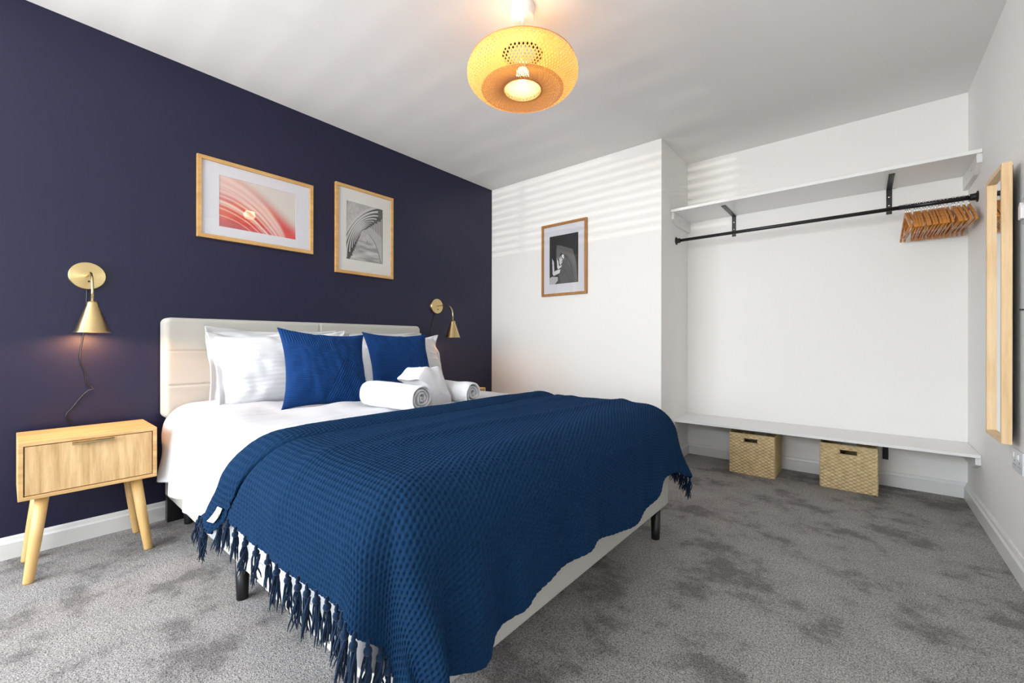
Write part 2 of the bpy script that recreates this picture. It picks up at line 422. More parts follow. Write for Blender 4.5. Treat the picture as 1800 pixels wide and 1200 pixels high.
# wooden hangers
def hanger_mesh():
    n = 28; ys = np.linspace(-0.222, 0.222, n); top = []; bot = []
    for y in ys:
        a = abs(y)/0.222
        zc = -0.018 - 0.118*a**1.12 - 0.0*a
        hgt = 0.021*(1-0.25*a) if a < 0.9 else 0.021*0.77*math.sqrt(max(0.05, 1-((a-0.9)/0.1)**2*0.8))
        if a < 0.09: hgt = 0.027
        top.append((y, zc+hgt/2)); bot.append((y, zc-hgt/2))
    return top, bot
top, bot = hanger_mesh()
ORD = ('first second third fourth fifth sixth seventh eighth ninth tenth eleventh twelfth thirteenth fourteenth fifteenth '
       'sixteenth seventeenth eighteenth nineteenth twentieth').split()
XH = [275, 295, 320, 367, 395, 418, 455, 478, 515, 548, 580, 612, 628, 655, 692, 742, 762, 800, 845, 895]
proto = None
for k, u in enumerate(XH):
    x = 2.983 + (u-275)/(895-275)*(3.236-2.983)
    if proto is None:
        h = thing('clothes_hanger', '', 'hanger', (x, 3.365, 1.7135))
        bm = bmesh.new()
        A = [bm.verts.new((-0.0055 + 0.0, y, z)) for y, z in top]; B = [bm.verts.new((0.0055, y, z)) for y, z in top]
        Cc = [bm.verts.new((-0.0055, y, z)) for y, z in bot]; Dd = [bm.verts.new((0.0055, y, z)) for y, z in bot]
        for i in range(len(A)-1):
            bm.faces.new((A[i], A[i+1], B[i+1], B[i])); bm.faces.new((Cc[i], Dd[i], Dd[i+1], Cc[i+1]))
            bm.faces.new((A[i], Cc[i], Cc[i+1], A[i+1])); bm.faces.new((B[i], B[i+1], Dd[i+1], Dd[i]))
        bm.faces.new((A[0], B[0], Dd[0], Cc[0])); bm.faces.new((A[-1], Cc[-1], Dd[-1], B[-1]))
        for v in bm.verts: v.co.z -= 0.030
        from_bm('shoulder_bar', bm, M_hanger, h, False, bevel=0.0028, seg=3)
        bm = bmesh.new(); tube(bm, [(0, -0.196, -0.156), (0, 0.196, -0.156)], 0.0045, 10); from_bm('trouser_bar', bm, M_hanger, h, True)
        pts = [(0, 0, -0.052), (0, 0, -0.024)]
        R = 0.0170
        for q in range(0, 15):
            an = -PI/2 + q/14*1.38*PI; pts.append((0, R*math.cos(an), R*math.sin(an)-0.0035))
        bm = bmesh.new(); tube(bm, pts, 0.0021, 8); from_bm('hook', bm, M_steel, h, True)
        proto = h
    else: h = copy_tree(proto)
    h.location = (x, 3.365, 1.7135)
    dx = random.uniform(-.014, .014) + (0.05 if k < 3 else 0)*(1 if k != 1 else 0.3)
    if k >= 17: dx = -abs(dx)*0.3
    h.rotation_euler = (0, 0, dx)
    h['label'] = 'orange-brown wooden clothes hanger, %s from the left in the bunch on the rail' % ORD[k]
    h['group'] = 'wooden hangers on the rail'
    if k == 0: h['label'] = 'wooden hanger at the left end of the bunch, its open triangle in view'; 
    if k == 19: h['label'] = 'wooden hanger hanging last on the rail, closest to the right wall'

# ================================================================== baskets
def basket(label, x0, x1, yf, yb, h, rz=0.0, warm=False, hole=(0.34, 0.63)):
    cx, cy = (x0+x1)/2, (yf+yb)/2; wd = x1-x0; dp = yb-yf
    t = thing('storage_basket', label, 'basket', (cx, cy, 0), group=None, rz=rz)
    step = 0.0026
    def panel(name, width, has_hole, M):
        nu = int(width/step); nv = int(h/step)
        U, V = np.meshgrid(np.linspace(0, width, nu), np.linspace(0.002, h, nv), indexing='ij')
        st = 0.0180; rows = 0.0110
        par = np.where(np.floor(U/st).astype(int) % 2 == 0, 1.0, -1.0)
        jit = vnoise(U*30, V*30, 3)*0.6
        D = 0.0048*par*np.sin(PI*V/rows + jit)*np.abs(np.sin(PI*U/st))**0.6 + 0.0012*np.abs(np.sin(PI*V/rows+jit)) + 0.0012*vnoise(U*160, V*160, 9)
        edge = np.minimum(np.minimum(U, width-U), np.minimum(V, h-V)); D = D*sstep(0, .006, edge)
        P = np.stack([U-width/2, -D, V], -1)
        mask = None
        if has_hole:
            uc = (U[:-1, :-1]+U[1:, 1:])/2/width; vc = (V[:-1, :-1]+V[1:, 1:])/2
            mask = ~((uc > hole[0]) & (uc < hole[1]) & (vc > h-0.056) & (vc < h-0.028))
        o = grid(name, P, M_seagrass, t, True, mask=mask)
        s = o.modifiers.new('thick', 'SOLIDIFY'); s.thickness = 0.006; s.offset = 0 if False else 1
        s.offset = -1.0
        me = o.data; me.transform(M); return o
    Rz = lambda a: Matrix.Rotation(a, 4, 'Z')
    f = panel('front_panel', wd, True, Matrix.Translation((0, -dp/2, 0)))
    panel('side_panel', dp, False, Rz(PI/2) @ Matrix.Translation((0, -wd/2, 0)))
    panel('side_panel', dp, False, Rz(-PI/2) @ Matrix.Translation((0, -wd/2, 0)))
    panel('back_panel', wd, True, Rz(PI) @ Matrix.Translation((0, -dp/2, 0)))
    box('base', (-wd/2+.004, wd/2-.004, -dp/2+.004, dp/2-.004, 0.003, 0.010), M_basket_in, t)
    # braided rim
    bm = bmesh.new(); a, b = wd/2-.001, dp/2-.001; zc = h-0.001
    cor = [(-a, -b), (a, -b), (a, b), (-a, b), (-a, -b)]
    for ph in (0, PI):
        pts = []
        for (p, q) in zip(cor, cor[1:]):
            Ln = math.hypot(q[0]-p[0], q[1]-p[1]); n = int(Ln/0.004)
            for i in range(n):
                s = i/n; an = ph + (i*0.004)/0.016*2*PI
                dn = Vector((q[1]-p[1], -(q[0]-p[0]), 0)).normalized()
                pts.append(Vector((p[0]+(q[0]-p[0])*s, p[1]+(q[1]-p[1])*s, zc)) + dn*(0.002*math.cos(an)) + Vector((0, 0, 0.0024*math.sin(an))))
        pts.append(pts[0]); tube(bm, pts, 0.0030, 6)
    from_bm('rim', bm, M_seagrass, t, True)
    # wrapped edge around the hand hole
    bm = bmesh.new(); u0 = (hole[0]-.5)*wd-.002; u1 = (hole[1]-.5)*wd+.002; z0 = h-.058; z1 = h-.026
    tube(bm, [(u0, -dp/2-.001, z0), (u1, -dp/2-.001, z0), (u1, -dp/2-.001, z1), (u0, -dp/2-.001, z1), (u0, -dp/2-.001, z0)], 0.0034, 6)
    from_bm('handle_edge', bm, M_seagrass, t, True)
    return t
basket('woven seagrass basket under the bench, the farther left one of two', 2.064, 2.338, 3.297, 3.610, 0.281)
basket('woven seagrass basket under the bench, the nearer right one of two', 2.583, 2.861, 3.333, 3.622, 0.281, hole=(0.36, 0.66))

# ================================================================== mirror, outlets
mi = thing('wall_mirror', 'tall narrow mirror in a deep pale wood frame hung on the right wall', 'mirror', (W-.03, 2.66, 1.08))
y0, y1, z0, z1, xf = 2.524, 2.801, 0.520, 1.632, 3.214; th = 0.018
bm = bmesh.new(); bx(bm, xf, 3.243, y0, y0+th, z0, z1); from_bm('near_stile', bm, M_mframe, mi, bevel=.001)
bm = bmesh.new(); bx(bm, xf, 3.243, y1-th, y1, z0, z1); from_bm('far_stile', bm, M_mframe, mi, bevel=.001)
bm = bmesh.new(); bx(bm, xf, 3.243, y0+th, y1-th, z1-th, z1); from_bm('top_rail', bm, M_mframe, mi, bevel=.001)
bm = bmesh.new(); bx(bm, xf, 3.243, y0+th, y1-th, z0, z0+th); from_bm('bottom_rail', bm, M_mframe, mi, bevel=.001)
box('mirror_glass', (3.229, 3.2345, y0+th, y1-th, z0+th, z1-th), M_mirror, mi)
box('backing', (3.2345, 3.2465, y0+.012, y1-.012, z0+.012, z1-.012), M_slot, mi)
for yy in (y1-.05, y1-.03): box('spacer', (3.2465, W, yy-.004, yy+.004, 1.50, 1.53), M_slot, mi)
settle(mi)
def plate(name, label, cat, y0, y1, z0, z1):
    t = thing(name, label, cat, (W, (y0+y1)/2, (z0+z1)/2))
    box('face_plate', (W-.009, W, y0, y1, z0, z1), M_socket, t, bevel=.003)
    return t
t = plate('power_outlet', 'white double power socket plate low on the right wall beneath the mirror', 'socket', 2.485, 2.631, 0.410, 0.496)
for yc in (2.525, 2.592):
    box('rocker', (W-.0125, W-.009, yc-.010+.012, yc+.010+.012, .462, .482), M_plastic, t, bevel=.001)
    for (dy, dz, a, b) in ((0, .022, .0015, .004), (-.011, .006, .004, .0012), (.011, .006, .004, .0012)):
        box('pin_hole', (W-.0095, W-.0088, yc+dy-a, yc+dy+a, .428+dz-b, .428+dz+b), M_slot, t)
settle(t)
t = plate('wall_hook', 'small rounded pale plastic holder on the right wall by the mirror top', 'holder', 2.44, 2.505, 1.375, 1.475)
bm = bmesh.new(); prism(bm, [(2.455, 1.39), (2.49, 1.39), (2.49, 1.44), (2.4725, 1.455), (2.455, 1.44)], W-.02, W-.009, 'x')
from_bm('holder_body', bm, M_plastic, t, bevel=.003)
settle(t)
bm = bmesh.new(); lathe(bm, [(0.003, 0), (0.003, 0.008), (0.0045, 0.009), (0.0035, 0.011)], 10, Matrix.Translation((W, 2.515, 1.049)) @ Matrix.Rotation(-PI/2, 4, 'Y'))
tag(from_bm('wall_screw', bm, M_slot), 'small dark screw left in the right wall beside the mirror', 'screw')

# ================================================================== pictures
def art_petals(n=260, m=176):
    A, B = np.meshgrid(np.linspace(0, 1, n), np.linspace(0, 1, m), indexing='ij')  # B down
    c = np.array
    x = A*1.48; y = B
    r = np.sqrt((x+0.15)**2*0.72 + (y-1.75)**2) + 0.03*vnoise(x*3, y*3, 1)
    ang = np.arctan2(1.75-y, x+0.15)
    r2 = r + 0.05*np.sin(ang*3)
    red = c([0.58, 0.055, 0.05]); pink = c([0.62, 0.26, 0.24]); pale = c([0.62, 0.58, 0.53]); mauve = c([0.20, 0.085, 0.10])
    C = np.ones((n, m, 3))*red
    r2 = 1.25 + (r2-1.25)/(0.42+0.62*(ang-.43))*0.75
    t = sstep(-.06, .34, A**1.5*.85 - B + .10)[..., None]; C = C*(1-t) + pale*t
    t = (0.75*sstep(0.15, 0.75, vnoise(r2*9, ang*2.2, 5)+0.5)*sstep(0.25, 0.0, np.abs(r2-1.42)))[..., None]; C = C*(1-t)+pink*t
    t = (sstep(1.12, 0.62, r2)*sstep(1.1, 0.2, x))[..., None]; C = C*(1-t)+mauve*t
    t = (sstep(0.5, 0.0, x)*0.35)[..., None]; C = C*(1-t)+pink*t*0.8+C*0.2*t
    white = c([0.74, 0.62, 0.56])
    for rc, w_, s, sk in ((0.84, .016, .9, .10), (1.22, .018, .95, -.10), (1.30, .012, .7, .02), (1.12, .008, .6, -.25), (1.37, .022, .8, .09), (1.02, .007, .5, -.3),
                          (1.46, .035, .8, .12), (1.56, .05, .8, .05), (1.18, .007, .55, -.2), (1.40, .008, .6, -.12)):
        rr = rc + sk*(1.2-ang)*0.25
        d = (r2-rr)
        t = (s*np.exp(-np.where(d < 0, (d/(w_*1.8))**2, (d/w_)**2)))[..., None]; C = C*(1-t)+white*t
    t = (0.35*np.exp(-((x-1.35)/.28)**2)*sstep(.6, 1.0, y))[..., None]; C = C*(1-t)+c([.7, .03, .04])*t
    return C
def inpoly(A, B, poly):
    ins = np.zeros(A.shape, bool); n = len(poly)
    for i in range(n):
        (x0, y0), (x1, y1) = poly[i], poly[(i+1) % n]
        if y0 == y1: continue
        cnd = ((y0 > B) != (y1 > B)) & (A < (x1-x0)*(B-y0)/(y1-y0)+x0); ins ^= cnd
    return ins
def art_arches(n=200, m=280):
    A, B = np.meshgrid(np.linspace(0, 1, n), np.linspace(0, 1, m), indexing='ij')
    g = 0.42 + 0.10*vnoise(A*24, B*18, 2)+0.08*vnoise(A*60, B*50, 4)
    # paved ground with cross shadows
    fl = sstep(.62, .66, B + .0*A)
    gr = 0.40 + 0.30*vnoise(A*5, B*34, 6) - 0.12*(B > .8)*vnoise(A*3, B*12, 8)*2 - .06
    g = g*(1-fl)+gr*fl
    # ground fan on the right wall
    wall = inpoly(A, B, [(0.38, .45), (.60, .49), (.76, .62), (.86, .78), (.94, 1.0), (1.0, 1.0), (1, .2), (.5, .3)])
    g = np.where(wall, 0.40 + .05*vnoise(A*40, B*6, 3), g)
    cu = np.interp(B, [.45, .50, .62, .78, 1.0], [.38, .60, .76, .86, .94]); g = np.where((np.abs(A-cu) < .010) & (B > .46), .13, g)
    vx, vy = 0.42, 0.47
    for k in range(-1, 11):
        s = 0.80**k
        tt = np.linspace(0, 1, 60)
        # left foot up and over to the right spring
        ax = vx + s*((-.62) + 1.36*np.sin(tt*PI/2)**1.0) if False else None
        cx_, cy_ = vx + s*(0.62), vy + s*(0.62)
        rx, ry = s*1.10, s*1.02
        rr = np.sqrt(((A-cx_)/rx)**2 + ((B-cy_)/ry)**2)
        band = (rr < 1.0) & (rr > 1.0-0.105) & (A < cx_+.02) & (B < cy_)
        inner = (A > cx_+.0)
        g = np.where(band, 0.035+.02*(k > 4), g)
        g = np.where((rr < 1.0+.035) & (rr > 1.0) & (A < cx_) & (B < cy_), 0.52, g)
        # columns at the left
        xc_ = cx_-rx*0.955; g = np.where((np.abs(A-xc_) < .035*s) & (B >= cy_) & (B < cy_+.0+.10*s), 0.05, g)
    for k in range(12):
        xl = .97 - .045*k; g = np.where((np.abs(A-xl) < .007) & (B > .20+.006*k) & (B < .52-.02*k), .10, g)
    g = np.where((A > .965) & (B > .17), .09, g); g = np.where((A > .2) & (B < .165) & (B > .10-.2*(A-.5)) & (A > .85), .08, g)
    g = np.where((np.abs(A-.56) < .006) & (np.abs(B-.635) < .025), .03, g)
    g = np.clip(g, 0.02, .7)
    return np.stack([g*1.02, g, g*0.99], -1)
def art_stairs(n=150, m=220):
    A, B = np.meshgrid(np.linspace(0, 1, n), np.linspace(0, 1, m), indexing='ij')
    g = np.full(A.shape, .012) + .004*vnoise(A*8, B*8, 2)
    g = np.where(inpoly(A, B, [(.26, .20), (.40, .22), (.80, .33), (.92, .60), (.97, 1), (.80, 1), (.66, .62), (.60, .45), (.45, .38), (.38, .36), (.33, .50), (.24, .46)]), .10, g)
    g = np.where(inpoly(A, B, [(.48, .42), (.56, .46), (.74, .72), (.84, 1.0), (.40, 1.0), (.34, .80), (.44, .60)]), .045+.03*sstep(1.0, .5, A)*1, g)
    for off in (0, .05): 
        cu = np.interp(B, [.38, .46, .6, .8, 1.0], [.46, .62, .72, .80, .86]); g = np.where((np.abs(A-cu-off) < .012) & (B > .40), .012+.05*(off > 0), g)
    for x0, y0, x1, y1, h in ((.10, .50, .34, .78, .10), (.26, .50, .40, .66, .055), (.34, .48, .42, .58, .035), (.38, .46, .44, .52, .02)):
        g = np.where(inpoly(A, B, [(x0, y0-.04), (x0+.06, y0+.03), (x0+.08, y1-h*.4), (x0+.02, y1)]), .60, g)
        g = np.where(inpoly(A, B, [(x0+.01, y1-.02), (x0+.14, y1-h*.7), (x1+.05, y1-h*.8), (x1+.02, y1-.01), (x0+.05, y1+.04)]), .62, g)
    g = np.where(inpoly(A, B, [(.0, .86), (.10, .83), (.30, .85), (.30, .92), (.18, 1.0), (0, 1.0)]), .42, g)
    g = np.where(((A-.47)/.04)**2+((B-.44)/.035)**2 < 1, .75, g); g = np.where((np.abs(A-.49) < .018) & (B > .44) & (B < .49), .7, g)
    return np.stack([g, g, g*1.03], -1)
def picture(label, wall, a0, a1, z0, z1, fw, i0, i1, iz0, iz1, art, fm, mm):
    """wall 'left': a is y, face +x.  wall 'back': a is x, face -y"""
    def bb(p0, p1, d0, d1, q0, q1):
        return (d0, d1, p0, p1, q0, q1) if wall == 'left' else (p0, p1, D1-d1, D1-d0, q0, q1)
    loc = (0, (a0+a1)/2, z0) if wall == 'left' else ((a0+a1)/2, D1, z0)
    t = thing('framed_picture', label, 'picture', loc)
    dp = 0.022
    bm = bmesh.new()
    bx(bm, *bb(a0, a1, .001, dp, z1-fw, z1)); bx(bm, *bb(a0, a1, .001, dp, z0, z0+fw))
    bx(bm, *bb(a0, a0+fw, .001, dp, z0+fw, z1-fw)); bx(bm, *bb(a1-fw, a1, .001, dp, z0+fw, z1-fw))
    from_bm('frame', bm, fm, t, bevel=0.0012)
    bm = bmesh.new()   # mount: card with a window cut in it
    e = fw*0.6; lo, hi, zl, zh = a0+e, a1-e, z0+e, z1-e
    bx(bm, *bb(lo, hi, .008, .0115, iz1, zh)); bx(bm, *bb(lo, hi, .008, .0115, zl, iz0))
    bx(bm, *bb(lo, i0, .008, .0115, iz0, iz1)); bx(bm, *bb(i1, hi, .008, .0115, iz0, iz1))
    from_bm('mount', bm, mm, t)
    C = art(); n, m, _ = C.shape
    U, V = np.meshgrid(np.linspace(i0-.004, i1+.004, n), np.linspace(iz1+.004, iz0-.004, m), indexing='ij')
    P = np.stack([np.full_like(U, .009), U, V], -1) if wall == 'left' else np.stack([U, np.full_like(U, D1-.009), V], -1)
    # left wall: a increases to the right of the photo; same for the back wall
    grid('print', P, M_print, t, False, col=np.concatenate([C, np.ones((n, m, 1))], -1))
    d0, d1, d2, d3, d4, d5 = bb(a0+fw*.5, a1-fw*.5, .0155, .0155, z0+fw*.5, z1-fw*.5)
    bm = bmesh.new()
    cs = [(d0, d2, d4), (d0, d3, d4), (d0, d3, d5), (d0, d2, d5)] if wall == 'left' else [(d0, d2, d4), (d1, d2, d4), (d1, d2, d5), (d0, d2, d5)]
    bm.faces.new([bm.verts.new(c) for c in cs]); from_bm('glass', bm, M_glass, t)
    settle(t); return t
picture('landscape oak-framed picture of red and white petals on the navy wall', 'left', 0.667, 1.295, 1.493, 1.942, 0.021, 0.771, 1.187, 1.570, 1.858, art_petals, M_frame, M_mat)
picture('portrait oak-framed black and white picture of an arcade on the navy wall', 'left', 1.448, 1.909, 1.398, 2.018, 0.021, 1.530, 1.822, 1.502, 1.911, art_arches, M_frame, M_mat2)
picture('portrait brown-framed dark staircase picture hanging alone on the white wall', 'back', 0.612, 1.063, 1.316, 1.937, 0.021, 0.692, 0.980, 1.417, 1.832, art_stairs, M_frame3, M_mat)

# ================================================================== wall lights
def sconce(label, yc, zc, reach, power):
    t = thing('wall_light', label, 'lamp', (0, yc, zc), group=None)
    TX = Matrix.Rotation(PI/2, 4, 'Y')
    bm = bmesh.new(); lathe(bm, [(0.059, 0), (0.062, 0.002), (0.062, 0.020), (0.0605, 0.022), (0.002, 0.0222)], 64, TX)
    from_bm('wall_plate', bm, M_platebrass, t, False, bevel=0.0)
    bm = bmesh.new(); lathe(bm, [(0.004, 0.0222), (0.004, 0.030), (0.002, 0.032)], 12, Matrix.Translation((0, 0.004, -0.026)) @ TX); from_bm('switch', bm, M_black, t, True)
    R = 0.085; pts = [(0.022, 0, 0), (0.04, 0, 0.001), (reach-R, 0, 0.004)]
    for q in range(1, 13):
        a = q/12*PI/2; pts.append((reach-R+R*math.sin(a), 0, 0.004-R+R*math.cos(a)))
    pts.append((reach, 0, -0.125))
    bm = bmesh.new(); tube(bm, pts, 0.0047, 14); from_bm('arm', bm, M_brass2, t, True)
    sh_ = bpy.data.objects.new('shade', None)
    zt = -0.128; prof = [(0.006, zt+.022), (0.0062, zt), (0.014, zt-.003), (0.020, zt-.006), (0.0205, zt-.020), (0.0225, zt-.024),
                         (0.0595, zt-.136), (0.061, zt-.1375), (0.0595, zt-.1378), (0.021, zt-.025), (0.0185, zt-.012), (0.005, zt-.008)]
    bm = bmesh.new(); lathe(bm, prof, 64)
    o = from_bm('shade', bm, M_brass, t, True, bevel=0.0)
    o.location = (reach, 0, 0)
    bm = bmesh.new(); lathe(bm, [(0.001, -0.03), (0.010, -0.026), (0.0145, -0.015), (0.013, -0.003), (0.007, 0.012), (0.006, 0.024)], 20)
    b = from_bm('bulb', bm, M_bulb, t, True); b.location = (reach, 0, zt-.062)
    lt = add_light('lamp_glow', 'POINT', (reach, 0, zt-.124), power, (1.0, 0.46, 0.20), shadow_soft_size=0.012); lt.parent = t
    return t
sl = sconce('brass wall light on the navy wall left of the bed, above the near nightstand', 0.247, 1.226, 0.195, 10.0)
sr = sconce('brass wall light right of the bed, beside the white wall corner', 2.343, 1.221, 0.215, 3.6)
def cable(label, pts, par):
    # smooth the polyline
    P = [Vector(p) for p in pts]; out = []
    for i in range(len(P)-1):
        p0 = P[max(i-1, 0)]; p1 = P[i]; p2 = P[i+1]; p3 = P[min(i+2, len(P)-1)]
        for s in range(6):
            u = s/6; out.append(0.5*((2*p1)+(p2-p0)*u+(2*p0-5*p1+4*p2-p3)*u*u+(3*p1-p0-3*p2+p3)*u**3))
    out.append(P[-1]); bm = bmesh.new(); tube(bm, out, 0.0026, 8)
    o = from_bm('power_cable', bm, M_cable, par, True)
    o.location = -Vector(par.location)
    return o
cable('', [(.004, .247, 1.17), (.010, .243, 1.06), (.008, .235, .95), (.007, .226, .884), (.010, .225, .832), (.008, .240, .778), (.008, .246, .722),
           (.012, .264, .706), (.024, .268, .698), (.016, .252, .693), (.008, .231, .668), (.006, .200, .617), (.006, .181, .590), (.006, .184, .566), (.006, .198, .545), (.006, .200, .50), (.020, .200, .30)], sl)
cable('', [(.004, 2.340, 1.165), (.008, 2.322, 1.12), (.007, 2.302, 1.064), (.006, 2.284, .968), (.006, 2.284, .80), (.02, 2.30, .40)], sr)

# ================================================================== nightstands
def nightstand(label, yc):
    t = thing('nightstand', label, 'nightstand', (0.20, yc, 0), None)
    w2 = 0.2025; x0, x1 = -0.14, 0.165; z0, z1 = 0.319, 0.538; th = 0.014
    bm = bmesh.new()
    bx(bm, x0, x1, -w2, w2, z1-th, z1); bx(bm, x0, x1, -w2, w2, z0, z0+th)
    bx(bm, x0, x1, -w2, -w2+th, z0+th, z1-th); bx(bm, x0, x1, w2-th, w2, z0+th, z1-th)
    bx(bm, x0, x0+.006, -w2+th, w2-th, z0+th, z1-th)
    from_bm('cabinet_body', bm, M_oak_y, t, bevel=0.0012)
    d = from_bm('drawer', (lambda b: (bx(b, x1-.045, x1-.003, -w2+th+.003, w2-th-.003, z0+th+.003, z1-th-.003), b)[1])(bmesh.new()), M_oak_z, t, bevel=0.0008)
    box('drawer_shadow_gap', (x1-.055, x1-.046, -w2+th, w2-th, z0+th, z1-th), M_slot, t)
    bm = bmesh.new(); bx(bm, x1-.006, x1+.016, -.062, .062, z1-th-.008, z1-th-.005); bx(bm, x1+.0135, x1+.016, -.062, .062, z1-th-.015, z1-th-.005)
    from_bm('handle', bm, M_brass2, d, bevel=0.0008)
    for sx in (1, -1):
        for sy in (1, -1):
            bm = bmesh.new(); a = Vector((0.0125+sx*0.10, sy*0.138, z0)); f = Vector((0.0125+sx*0.138, sy*0.176, 0))
            if sx < 0: f.x = 0.0125-0.118
            tube(bm, [a, a+(f-a)*.5, f+(a-f)*0.02, f], [0.0205, 0.0185, 0.0155, 0.0145], 24)
            for v in bm.verts:
                if v.co.z < 0.004: v.co.z = 0
                if v.co.z > z0-.02: v.co.z = z0
            from_bm('leg', bm, M_leg, t, True)
    return t
nightstand('light oak nightstand with one drawer on the near left side of the bed', 0.2345)
nightstand('light oak nightstand mostly hidden behind the bed near the white wall', 2.372)

# ================================================================== bed
BX0, BX1, BY0, BY1 = 0.10, 2.082, 0.515, 2.022
bed = thing('bed', 'double bed upholstered in cream fabric with a channelled headboard against the navy wall', 'bed', (1.05, 1.27, 0))
# headboard, channelled front
ny, nz = 260, 170
Y, Z = np.meshgrid(np.linspace(0, 1, ny), np.linspace(0, 1, nz), indexing='ij')
hy0, hy1, hz0, hz1 = 0.513, 2.107, 0.528, 1.043
yy = hy0 + Y*(hy1-hy0); zz = hz0+Z*(hz1-hz0)
ey = np.minimum(yy-hy0, hy1-yy); ez = np.minimum(zz-hz0, hz1-zz); r = 0.022
def rnd(e): e = np.clip(e, 0, r); return np.sqrt(np.maximum(r*r-(r-e)**2, 0))/r
# rounded corners in outline
cr = 0.030   # rounded corners of the outline
qy = np.where(yy < hy0+cr, yy-(hy0+cr), np.where(yy > hy1-cr, yy-(hy1-cr), 0)); qz = np.where(zz < hz0+cr, zz-(hz0+cr), np.where(zz > hz1-cr, zz-(hz1-cr), 0))
ql = np.hypot(qy, qz); qm = np.maximum(np.abs(qy), np.abs(qz)); sc_ = np.where(ql > 1e-9, qm/np.maximum(ql, 1e-9), 1)
yy = yy - qy*(1-sc_); zz = zz - qz*(1-sc_)
dep = 0.085*1.0 - r*(1-rnd(ey)*rnd(ez))
for zs in (0.697, 0.872): dep -= 0.006*np.exp(-((zz-zs)/0.005)**2) - 0.003*np.exp(-((zz-zs)/0.03)**2)
dep -= 0.005*np.exp(-((yy-1.300)/0.005)**2)*sstep(1.0, .985, zz*0+0.5) + 0
dep += 0.0015*vnoise(yy*6, zz*9, 4)
P = np.stack([0.018+dep, yy, zz], -1)
back = np.stack([np.full_like(yy, 0.018), yy, zz], -1)
hb = grid('headboard', P, M_linen, bed, True)
bm = bmesh.new(); bm.from_mesh(hb.data)
edge = [e for e in bm.edges if e.is_boundary]
ex = bmesh.ops.extrude_edge_only(bm, edges=edge)
for v in [g for g in ex['geom'] if isinstance(g, bmesh.types.BMVert)]: v.co.x = 0.012
bm.to_mesh(hb.data); bm.free()
hb.data.polygons.foreach_set('use_smooth', [True]*len(hb.data.polygons))
box('headboard_back', (0.008, 0.02, hy0+.02, hy1-.02, hz0+.02, hz1-.02), M_linen, hb)
for yb in (0.60, 1.98):
    o = box('leg', (0.03, 0.075, yb-.07, yb+.07, 0, 0.56), M_blackleg, bed, bevel=.003)
# base: upholstered side rails
bm = bmesh.new(); bx(bm, BX0, BX1, BY0, BY1, 0.150, 0.318)
from_bm('bed_base', bm, M_linen, bed, bevel=0.012, seg=4)
for (lx, ly) in ((2.045, 1.955), (2.045, 0.575), (1.078, 0.548), (1.078, 1.96), (0.16, 0.60), (0.16, 1.94)):
    bm = bmesh.new(); lathe(bm, [(0.019, 0), (0.019, 0.003), (0.0235, 0.152)], 28, Matrix.Translation((lx, ly, 0))); from_bm('leg', bm, M_blackleg, bed, True)
settle(bed)
bm = bmesh.new(); bx(bm, 0.11, 2.04, 0.545, 2.0, 0.318, 0.555)
mt = from_bm('mattress', bm, M_cotton, None, bevel=0.05, seg=5)
tag(mt, 'white mattress on the cream bed base, covered by the duvet', 'mattress')

# ---- draping: cloth coordinates (X, Y) -> space
RXb, RYa, RYb, RR, ZT = 1.985, 0.583, 1.945, 0.130, 0.604
def drape(X, Y, off, flare=0.03, foldamp=0.0, seed=0, wr=0.0):
    X = np.asarray(X, float); Y = np.asarray(Y, float)
    cx = np.minimum(X, RXb); cy = np.clip(Y, RYa, RYb)
    dx = X-cx; dy = Y-cy; d = np.hypot(dx, dy); dd = np.maximum(d, 1e-9); nx = dx/dd; ny_ = dy/dd
    a = np.minimum(d/RR, PI/2); ex_ = np.maximum(d-RR*PI/2, 0)
    phi = np.arctan2(dx, np.abs(dy)+1e-12)*np.where(d > 1e-9, 1, 0)     # 0 on the side, pi/2 on the foot
    near = Y < (RYa+RYb)/2
    p = np.where(near, cx + phi*0.26 + (cy-RYa), -(cx + phi*0.26 + (RYb-cy)) + 2*RXb + PI*0.26 + (RYb-RYa))
    fold = foldamp*sstep(0.03, 0.26, ex_+d*0.15)*(np.sin(p*2*PI/0.29+0.9+seed) + 0.6*np.sin(p*2*PI/0.173+2.1+seed*2) + 0.8*vnoise(p*9+seed*7, d*2, 11))
    corner = np.minimum(np.abs(dx), np.abs(dy))
    fold = fold + foldamp*3.2*sstep(0.02, 0.2, corner)*np.sin(phi*6.0+0.5)
    wob = wr*(vnoise(X*5.5+3, Y*5.5+seed, 5)*0.9 + vnoise(X*14, Y*3+seed, 6)*0.45 + vnoise(X*3+Y*9, Y*7-X*2, 8)*0.35)
    crown = 0.020*np.sin(np.clip((Y-RYa+.1)/(RYb-RYa+.2), 0, 1)*PI)**0.7*np.sin(np.clip((X+.2)/(RXb+.35), 0, 1)*PI)**0.5
    rad = RR + off + wob*(a > 0)
    hor = rad*np.sin(a) + ex_*flare + fold
    vert = (RR) - (RR+off+wob)*np.cos(a) + ex_*0.995
    top = ZT + crown + 0.010*vnoise(X*3.1, Y*3.1, 21)
    return np.stack([cx+nx*hor, cy+ny_*hor, top - vert], -1), np.stack([nx*np.sin(a), ny_*np.sin(a), np.cos(a)], -1)
